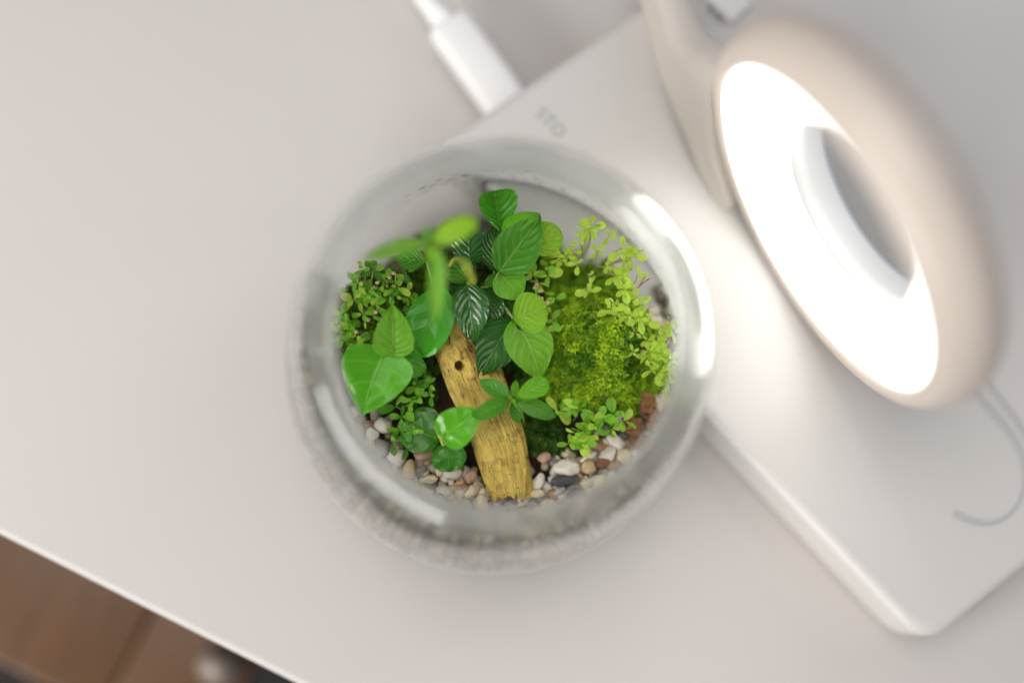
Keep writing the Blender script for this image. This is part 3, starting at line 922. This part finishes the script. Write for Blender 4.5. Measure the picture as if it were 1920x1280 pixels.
# ------------------------------------------------------------------ small-leaved creepers
def tiny_mesh(mat, k):
    kw = [dict(p=.9, q=.5), dict(p=.75, q=.55), dict(p=.85, q=.62)][k]
    return leaf_mesh('tiny_leaf', Vector((0, 0, 0)), Vector((1, 0, 0)), [.55, .62, .48][k], LM[mat], fold=14, arch=.05, nu=8, nv=3, **kw)
TM = {m: [tiny_mesh(m, k) for k in range(3)] for m in ('tiny', 'tinyg', 'tinyd')}
def creeper(name, label, rosettes, mats, size, seed, root, flowers=(), stem='stem_pale', nleaf=(2, 3)):
    rnd = random.Random(seed)
    t = thing(name, label, 'plant', group='small-leaved creeping plants')
    for (px, py, z) in rosettes:
        z = zm(z)
        c = P(px, py, z)
        r = math.hypot(c.x-BX, c.y-BY)
        lim = inner_r(z)-.25
        if r > lim: c = BC+Vector((c.x-BX, c.y-BY, 0))*(lim/r)+Vector((0, 0, z))
        rp = min((P(x, y, 2.8) for x, y in root), key=lambda v: (v-c).length)
        rp = c.lerp(rp, .55); rp.z = height(rp.x, rp.y)-.1
        if rp.z < c.z-.1:
            obj('stem', tube('stem', stem_path(rp, c, .08), .022, M[stem], 5), t)
        k0 = rnd.uniform(0, 6.28)
        axis = Vector((rnd.gauss(0, .45), rnd.gauss(0, .45), 1)).normalized()
        a = axis.orthogonal().normalized(); b = axis.cross(a)
        big = rnd.uniform(.75, 1.25)
        # opposite pairs up the sprig, each turned a quarter and smaller than the last
        for lv in range(rnd.randint(*nleaf)):
            for sd in (0, 1):
                if rnd.random() < .12: continue
                w = k0+lv*1.57+sd*3.1416+rnd.gauss(0, .2)
                el = rnd.uniform(-.15, .35)+lv*.28
                d = (a*math.cos(w)+b*math.sin(w))*math.cos(el)+axis*math.sin(el)
                s = -d.cross(axis).normalized(); nn = d.cross(s)
                R_ = Matrix.Rotation(rnd.gauss(0, .3), 3, d); s = R_ @ s; nn = R_ @ nn
                L = size*big*(1.05, .8, .5, .4)[lv]*rnd.uniform(.85, 1.15)
                wd = L*rnd.uniform(.85, 1.15)
                o = obj('leaf', rnd.choice(TM[rnd.choice(mats)]), t)
                pos = c+d*.03+axis*.06*lv
                o.matrix_world = Matrix(((d.x*L, s.x*wd, nn.x*L, pos.x*U), (d.y*L, s.y*wd, nn.y*L, pos.y*U), (d.z*L, s.z*wd, nn.z*L, pos.z*U), (0, 0, 0, 1)))
    for (px, py, z) in flowers:
        obj('flower', blob('flower', .07, .06, .06, M['flower'], int(px), .3, 2, 2.5), t, loc=Q(px, py, z))
    return t
rr = random.Random(3)
def fill(pts, n, jx, jy, jz):
    out = list(pts)
    for _ in range(n):
        x, y, z = rr.choice(pts)
        out.append((x+rr.gauss(0, jx), y+rr.gauss(0, jy), z+rr.gauss(0, jz)))
    return out
right = [(1096, 432, 6.5), (1110, 428, 6.7), (1142, 443, 6.7), (1165, 466, 6.6), (1180, 488, 6.5), (1118, 470, 6.3), (1135, 500, 6.4), (1155, 518, 6.4), (1172, 540, 6.4), (1196, 516, 6.5), (1194, 556, 6.3), (1152, 572, 6.3), (1168, 596, 6.2), (1188, 592, 6.2), (1208, 588, 6.2), (1190, 622, 6.1), (1214, 640, 6.0), (1240, 615, 6.1), (1232, 650, 5.9), (1222, 668, 5.8), (1252, 684, 5.7), (1250, 718, 5.5), (1256, 742, 5.3), (1062, 480, 6.2), (1082, 498, 6.2), (1104, 520, 6.2), (1240, 690, 5.6)]
creeper('creeping_plant', 'pale green tiny-leaved creeper trailing round the outer edge of the moss mound', [(x, y, z+.55) for x, y, z in fill(right, 38, 15, 15, .15)], ['tiny'], .325, 5, [(1100, 500), (1160, 600), (1210, 690)],
        [(1205, 660, 6.0), (1228, 690, 5.8), (1240, 700, 5.7), (1150, 500, 6.5), (1225, 640, 6.1)])
front = [(1068, 762, 5.6), (1086, 766, 5.6), (1108, 792, 5.4), (1128, 786, 5.4), (1150, 776, 5.5), (1168, 790, 5.5), (1066, 832, 5.3), (1078, 812, 5.4), (1094, 826, 5.2), (1100, 806, 5.2), (1146, 800, 5.3), (1046, 770, 5.5)]
creeper('creeping_plant', 'bright low rosettes of small round leaves in front of the moss mound', [(x, y, z+.4) for x, y, z in fill(front, 3, 10, 8, .05)], ['tiny', 'tinyg', 'tinyg'], .42, 6, [(1075, 800), (1140, 800)], nleaf=(2, 3), stem='stem')
centre = [(1012, 530, 6.2), (1028, 518, 6.3), (1040, 560, 6.2), (1036, 602, 6.0), (1046, 618, 5.9), (1004, 552, 6.2), (1020, 575, 6.1), (1000, 515, 6.3), (1030, 500, 6.3), (1048, 480, 6.3), (1022, 548, 6.2)]
creeper('creeping_plant', 'fleshy little leaves with pinkish flowers between the veined leaves and the moss', centre, ['tinyg', 'tinyg', 'tiny'], .36, 7, [(1025, 560)],
        [(1003, 540, 6.4), (1012, 546, 6.45), (1016, 560, 6.4), (1022, 572, 6.35), (1006, 534, 6.4), (1026, 568, 6.3)], nleaf=(1, 2))
left = [(700, 508, 6.4), (722, 524, 6.4), (742, 514, 6.5), (690, 546, 6.2), (662, 560, 6.1), (650, 600, 5.9), (702, 572, 6.1), (732, 552, 6.2), (748, 538, 6.3), (644, 640, 5.7), (690, 622, 5.8), (716, 602, 5.9), (762, 512, 6.3), (672, 530, 6.3), (658, 620, 5.8), (680, 590, 6.0), (640, 590, 6.0), (765, 545, 5.9), (770, 570, 5.7), (715, 545, 6.4), (672, 640, 5.7)]
creeper('creeping_plant', 'dense small-leaved creeper with yellowish flower heads at the left wall', fill(left, 18, 16, 20, .15), ['tinyg', 'tinyg', 'tiny', 'tinyd'], .36, 8, [(690, 580), (740, 570), (660, 640)],
        [(700, 540, 6.5), (712, 560, 6.4), (705, 585, 6.3), (730, 520, 6.6), (738, 512, 6.6), (690, 600, 6.2), (668, 622, 6.1), (708, 530, 6.6)])
low = [(742, 762, 5.3), (752, 782, 5.3), (746, 806, 5.2), (748, 826, 5.1), (764, 838, 5.0), (776, 792, 5.4), (798, 700, 5.6), (806, 718, 5.5), (794, 722, 5.5), (770, 752, 5.4), (785, 742, 5.4), (760, 818, 5.1), (735, 830, 4.9), (808, 742, 5.2)]
creeper('creeping_plant', 'green creeper sprigs hanging below the big heart leaf over the pebbles', fill(low, 4, 8, 8, .1), ['tinyg', 'tinyg', 'tinyd'], .36, 9, [(765, 770), (790, 720)], stem='stem', nleaf=(1, 3))
tw = thing('dry_twig', 'thin reddish dry twig poking out of the pale creeper at the right wall', 'twig')
for pts in ([(1180, 560, 6.2), (1196, 540, 6.4), (1212, 514, 6.6)], [(1196, 540, 6.4), (1206, 530, 6.5), (1218, 522, 6.6)], [(1172, 568, 6.1), (1190, 570, 6.2), (1202, 582, 6.2)]):
    obj('twig_branch', tube('twig_branch', catmull([Q(*q) for q in pts], 4), .02, M['stem_red'], 5), tw)

# ------------------------------------------------------------------ condensation on the inner wall
def droplets():
    rnd = random.Random(17)
    V, Fc = [], []
    def drop(w, z, a, b, th):
        r0 = inner_r(z)
        dr = (inner_r(z+.1)-inner_r(z-.1))/.2
        out = Vector((math.cos(w), math.sin(w), 0))
        c = BC+out*(r0-.004)+Vector((0, 0, z+.02))
        tv = (Z+out*dr).normalized(); th_ = Vector((-math.sin(w), math.cos(w), 0)); nn = -(out-Z*dr).normalized()
        i0 = len(V); m_, rings = 8, 3
        for i in range(rings):
            f = math.cos(i/rings*math.pi/2); g = math.sin(i/rings*math.pi/2)
            for k in range(m_):
                q = 6.283*k/m_
                V.append(c+th_*a*f*math.cos(q)+tv*b*f*math.sin(q)+nn*th*g)
        V.append(c+nn*th)
        for i in range(rings-1):
            for k in range(m_):
                k2 = (k+1) % m_
                Fc.append((i0+i*m_+k, i0+i*m_+k2, i0+(i+1)*m_+k2, i0+(i+1)*m_+k))
        for k in range(m_):
            Fc.append((i0+(rings-1)*m_+k, i0+(rings-1)*m_+(k+1) % m_, i0+rings*m_))
        Fc.append(tuple(i0+k for k in range(m_-1, -1, -1)))
    for _ in range(900):
        w = rnd.uniform(-.35, 2.75)
        z = 2.2+abs(rnd.gauss(0, 1.3))
        if z > 8.2: continue
        s = rnd.choice((.012, .016, .02, .02, .028, .035))
        drop(w, z, s*rnd.uniform(.8, 1.5), s*rnd.uniform(1, 2), s*.5)
    for w, z, s in ((1.95, 2.75, .13), (1.86, 2.95, .11), (1.72, 2.9, .13), (1.90, 2.6, .07), (1.80, 2.7, .07), (2.03, 2.6, .09), (1.66, 2.6, .06), (1.6, 3.1, .06), (1.35, 2.9, .06), (1.2, 2.8, .05)):
        drop(w, z, s*1.1, s*1.2, s*.45)
    return mesh('condensation', V, Fc, M['water'])
obj('condensation', droplets(), label='tiny water droplets beaded on the inside of the far glass wall', cat='droplets', kind='stuff')

# ------------------------------------------------------------------ ring lamp
HB = 2.3
lamp = thing('ring_lamp', 'white plastic lamp with an upright glowing ring on a wide slab base', 'lamp')
A_ = P(826, 262, HB); B_ = P(1740, 1219, HB)
e1 = (B_-A_); LB = e1.length; e1.normalize()
e2 = (P(1220, 0, HB)-A_).normalized()
WB = 26.0
def base_mesh():
    ed, cr = .35, 1.1
    cs = [A_, A_+e1*LB, A_+e1*LB+e2*WB, A_+e2*WB]
    def outline(inset):
        pts = []
        for i in range(4):
            p = cs[i]; a0 = (cs[i-1]-p).normalized(); a1 = (cs[(i+1) % 4]-p).normalized()
            r = (cr if i == 1 else .35)
            c0 = p+(a0+a1)*r
            s = p+a0*r; t = p+a1*r
            for k in range(9):
                f = k/8
                q = s*(1-f)**2+p*2*f*(1-f)+t*f*f
                pts.append(q+(a0+a1)*inset)
        return pts
    rows = [(.35, .02), (.12, .1), (.03, .3), (0, .6), (.05, HB-ed)]
    for k in range(1, 7):
        w = math.pi/2*k/6
        rows.append((.05+ed-ed*math.cos(w), HB-ed+ed*math.sin(w)))
    V, Fc = [], []
    for ins, z in rows:
        for q in outline(ins): V.append((q.x, q.y, z))
    m_ = 36
    for i in range(len(rows)-1):
        for k in range(m_):
            q = (k+1) % m_
            Fc.append((i*m_+k, i*m_+q, (i+1)*m_+q, (i+1)*m_+k))
    Fc.append(tuple(range(m_-1, -1, -1)))
    Fc.append(tuple((len(rows)-1)*m_+k for k in range(m_)))
    m = recalc(mesh('base', V, Fc, M['plastic']))
    m.polygons[len(m.polygons)-1].use_smooth = False
    return m
obj('base', base_mesh(), lamp)

AZ, TL = math.radians(209.2), math.radians(-5.2)
RN = Vector((math.cos(TL)*math.cos(AZ), math.cos(TL)*math.sin(AZ), math.sin(TL)))
RM = Z.cross(RN).normalized(); RV = RN.cross(RM)
RL = 5.07
RC = Vector((8.24, 2.69, 2.3+(RL+.4)*math.cos(TL)))
# housing: closed lathe profile (radius, height along the ring's axis)
hp = [(5.02, -.10), (5.08, .0), (5.2, .06), (5.40, .02), (5.68, -.2), (5.92, -.7), (5.95, -1.25), (5.65, -1.85), (4.9, -2.25), (4.0, -2.35), (3.5, -2.42), (3.2, -2.38), (3.02, -2.25), (2.95, -2.0), (2.93, -1.6), (2.93, -1.2)]
hprof = [(p.x, p.y) for p in catmull([(r, h, 0) for r, h in hp], 4)]
hprof += [(3.1, -1.3), (4.0, -.85), (5.0, -.18)]
Vh, Fh = lathe(hprof, 120, RC, RN, RM, RV, closed=True)
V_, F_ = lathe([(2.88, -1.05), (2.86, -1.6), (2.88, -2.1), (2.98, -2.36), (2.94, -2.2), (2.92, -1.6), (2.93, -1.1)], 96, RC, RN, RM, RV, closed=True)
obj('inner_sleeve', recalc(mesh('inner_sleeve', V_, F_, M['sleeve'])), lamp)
obj('ring_housing', recalc(mesh('ring_housing', Vh, Fh, M['housing'])), lamp)
dp = [(5.03, -.09), (4.6, -.22), (3.9, -.52), (3.3, -.85), (2.92, -1.08), (2.94, -1.16), (3.3, -.97), (3.9, -.62), (4.6, -.32), (5.0, -.16)]
Vd, Fd = lathe(dp, 120, RC, RN, RM, RV, closed=True)
obj('diffuser', recalc(mesh('diffuser', Vd, Fd, M['led'])), lamp, label='glowing white concave ring diffuser')

# arm sweeping from the ring down to the back of the base
side_s = 1 if px_of(RC+RM*5)[1] < px_of(RC)[1] else -1
def arm_mesh():
    foot = lambda p: Vector((p.x, p.y, HB-.2))
    st = [(RC-RN*1.1+RM*side_s*2.4, .5, .9), (RC-RN*1.1+RM*side_s*4.1, 2.0, .95), (RC-RN*1.2+RM*side_s*5.4, 4.2, .95), (RC-RN*1.25+RM*side_s*6.4, 3.5, .85), (RC-RN*1.4+RM*side_s*7.6, 2.3, .72)]
    ctl = [(foot(p), h, t) for p, h, t in st]
    ctl += [(foot(P(1248, -10, 3.0)), 1.7, .6), (foot(P(1200, -110, 3.0)), 1.5, .55)]
    pos = catmull([c[0] for c in ctl], 10)
    dim = catmull([(c[1], c[2], 0) for c in ctl], 10)
    V, Fc = [], []
    NS = 36
    n = len(pos)
    for i in range(n):
        t = (pos[min(i+1, n-1)]-pos[max(i-1, 0)]).normalized()
        sd = Vector((-t.y, t.x, 0))
        for k in range(NS):
            w = 2*math.pi*k/NS
            x, z = math.cos(w), math.sin(w)
            x = math.copysign(abs(x)**.75, x); z = math.copysign(abs(z)**.75, z)
            fl = 1+.5*max(0, -z)           # foot a little wider than the crest
            V.append(pos[i]+sd*x*dim[i].y*fl+Vector((0, 0, dim[i].x*.5*(z+1))))
    for i in range(n-1):
        for k in range(NS):
            q = (k+1) % NS
            Fc.append((i*NS+k, i*NS+q, (i+1)*NS+q, (i+1)*NS+k))
    Fc.append(tuple(range(NS-1, -1, -1))); Fc.append(tuple((n-1)*NS+k for k in range(NS)))
    return recalc(mesh('arm', V, Fc, M['arm']))
obj('arm', arm_mesh(), lamp)
# control strip with two indicator dots
pa, pb = P(1318, -40, HB), P(1390, 30, HB)
d = (pb-pa); ln = d.length; d.normalize()
cp = obj('control_strip', box_mesh('control_strip', ln, 1.1, .3, .14, M['cable']), lamp)
cp.location = ((pa+pb)/2+Vector((0, 0, .1)))*U
cp.rotation_euler = (0, 0, math.atan2(d.y, d.x))
for (x, y) in ((1333, 16), (1348, 31)):
    V_, F_ = lathe([(.001, .03), (.09, .03), (.11, 0)], 16, P(x, y, HB+.26), Z, X, Y)
    o = obj('indicator', mesh('indicator', V_, F_, M['dot']), cp)
    o.matrix_parent_inverse = (Matrix.Translation(cp.location) @ cp.rotation_euler.to_matrix().to_4x4()).inverted()
# printed letters near the back corner
fc = bpy.data.curves.new('lettering', 'FONT')
fc.body = 'STO'
fc.size = .62*U
fc.extrude = .00002
fc.materials.append(M['grey_print'])
tmp = bpy.data.objects.new('tmp', fc); COL.objects.link(tmp)
bpy.context.view_layer.update()
tm = bpy.data.meshes.new_from_object(tmp.evaluated_get(bpy.context.evaluated_depsgraph_get()))
bpy.data.objects.remove(tmp); bpy.data.curves.remove(fc)
tx = obj('lettering', tm, lamp)
tx.location = P(1002, 214, HB+.006)*U
tx.rotation_euler = (0, 0, math.atan2(e1.y, e1.x))
# dark slot in the lower side of the base
sl = obj('slot', box_mesh('slot', 1.3, .10, .12, .05, M['slot']), lamp)
q = P(1840, 1122, HB-.55)
sl.location = q*U
sl.rotation_euler = (0, 0, math.atan2(e2.y, e2.x))

# thin cord on the base
cz = HB+.07
cpts = [(1785, 963), (1812, 976), (1845, 983), (1880, 974), (1908, 945), (1920, 900), (1910, 850), (1880, 800), (1838, 752), (1815, 715), (1830, 700), (1865, 742), (1905, 795), (1940, 860), (1960, 930)]
obj('cord', tube('cord', catmull([P(x, y, cz) for x, y in cpts], 8), .02, M['cord'], 8), label='thin grey cord curling on the lamp base in front of the ring', cat='cord')

# ------------------------------------------------------------------ power plug and cable behind the bowl
plug = thing('power_plug', 'white power plug with ribbed sleeve pushed into the back of the lamp base', 'plug')
pz = 1.15
c0, c1 = P(836, 40, pz), P(958, 210, pz)
d = (c1-c0); ln = d.length; d.normalize()
o = obj('plug_body', box_mesh('plug_body', ln, 1.55, 1.05, .34, M['cable'], 4), plug)
o.location = ((c0+c1)/2)*U; o.rotation_euler = (0, 0, math.atan2(d.y, d.x))
sl0 = P(790, -10, pz)
dd = (c0-sl0)
V_, F_ = [], []
path, rad = [], []
for i in range(33):
    path.append(sl0+dd*(i/32*1.05)); rad.append((.34+.18*i/32)*(1 if i % 4 < 2 else .86))
obj('ribbed_sleeve', tube('ribbed_sleeve', path, rad, M['cable'], 16), plug)
obj('cable', tube('cable', catmull([sl0+dd*.1, sl0, P(745, -90, .9), P(650, -200, .4), P(480, -300, .3)], 8), .27, M['cable'], 14), plug)
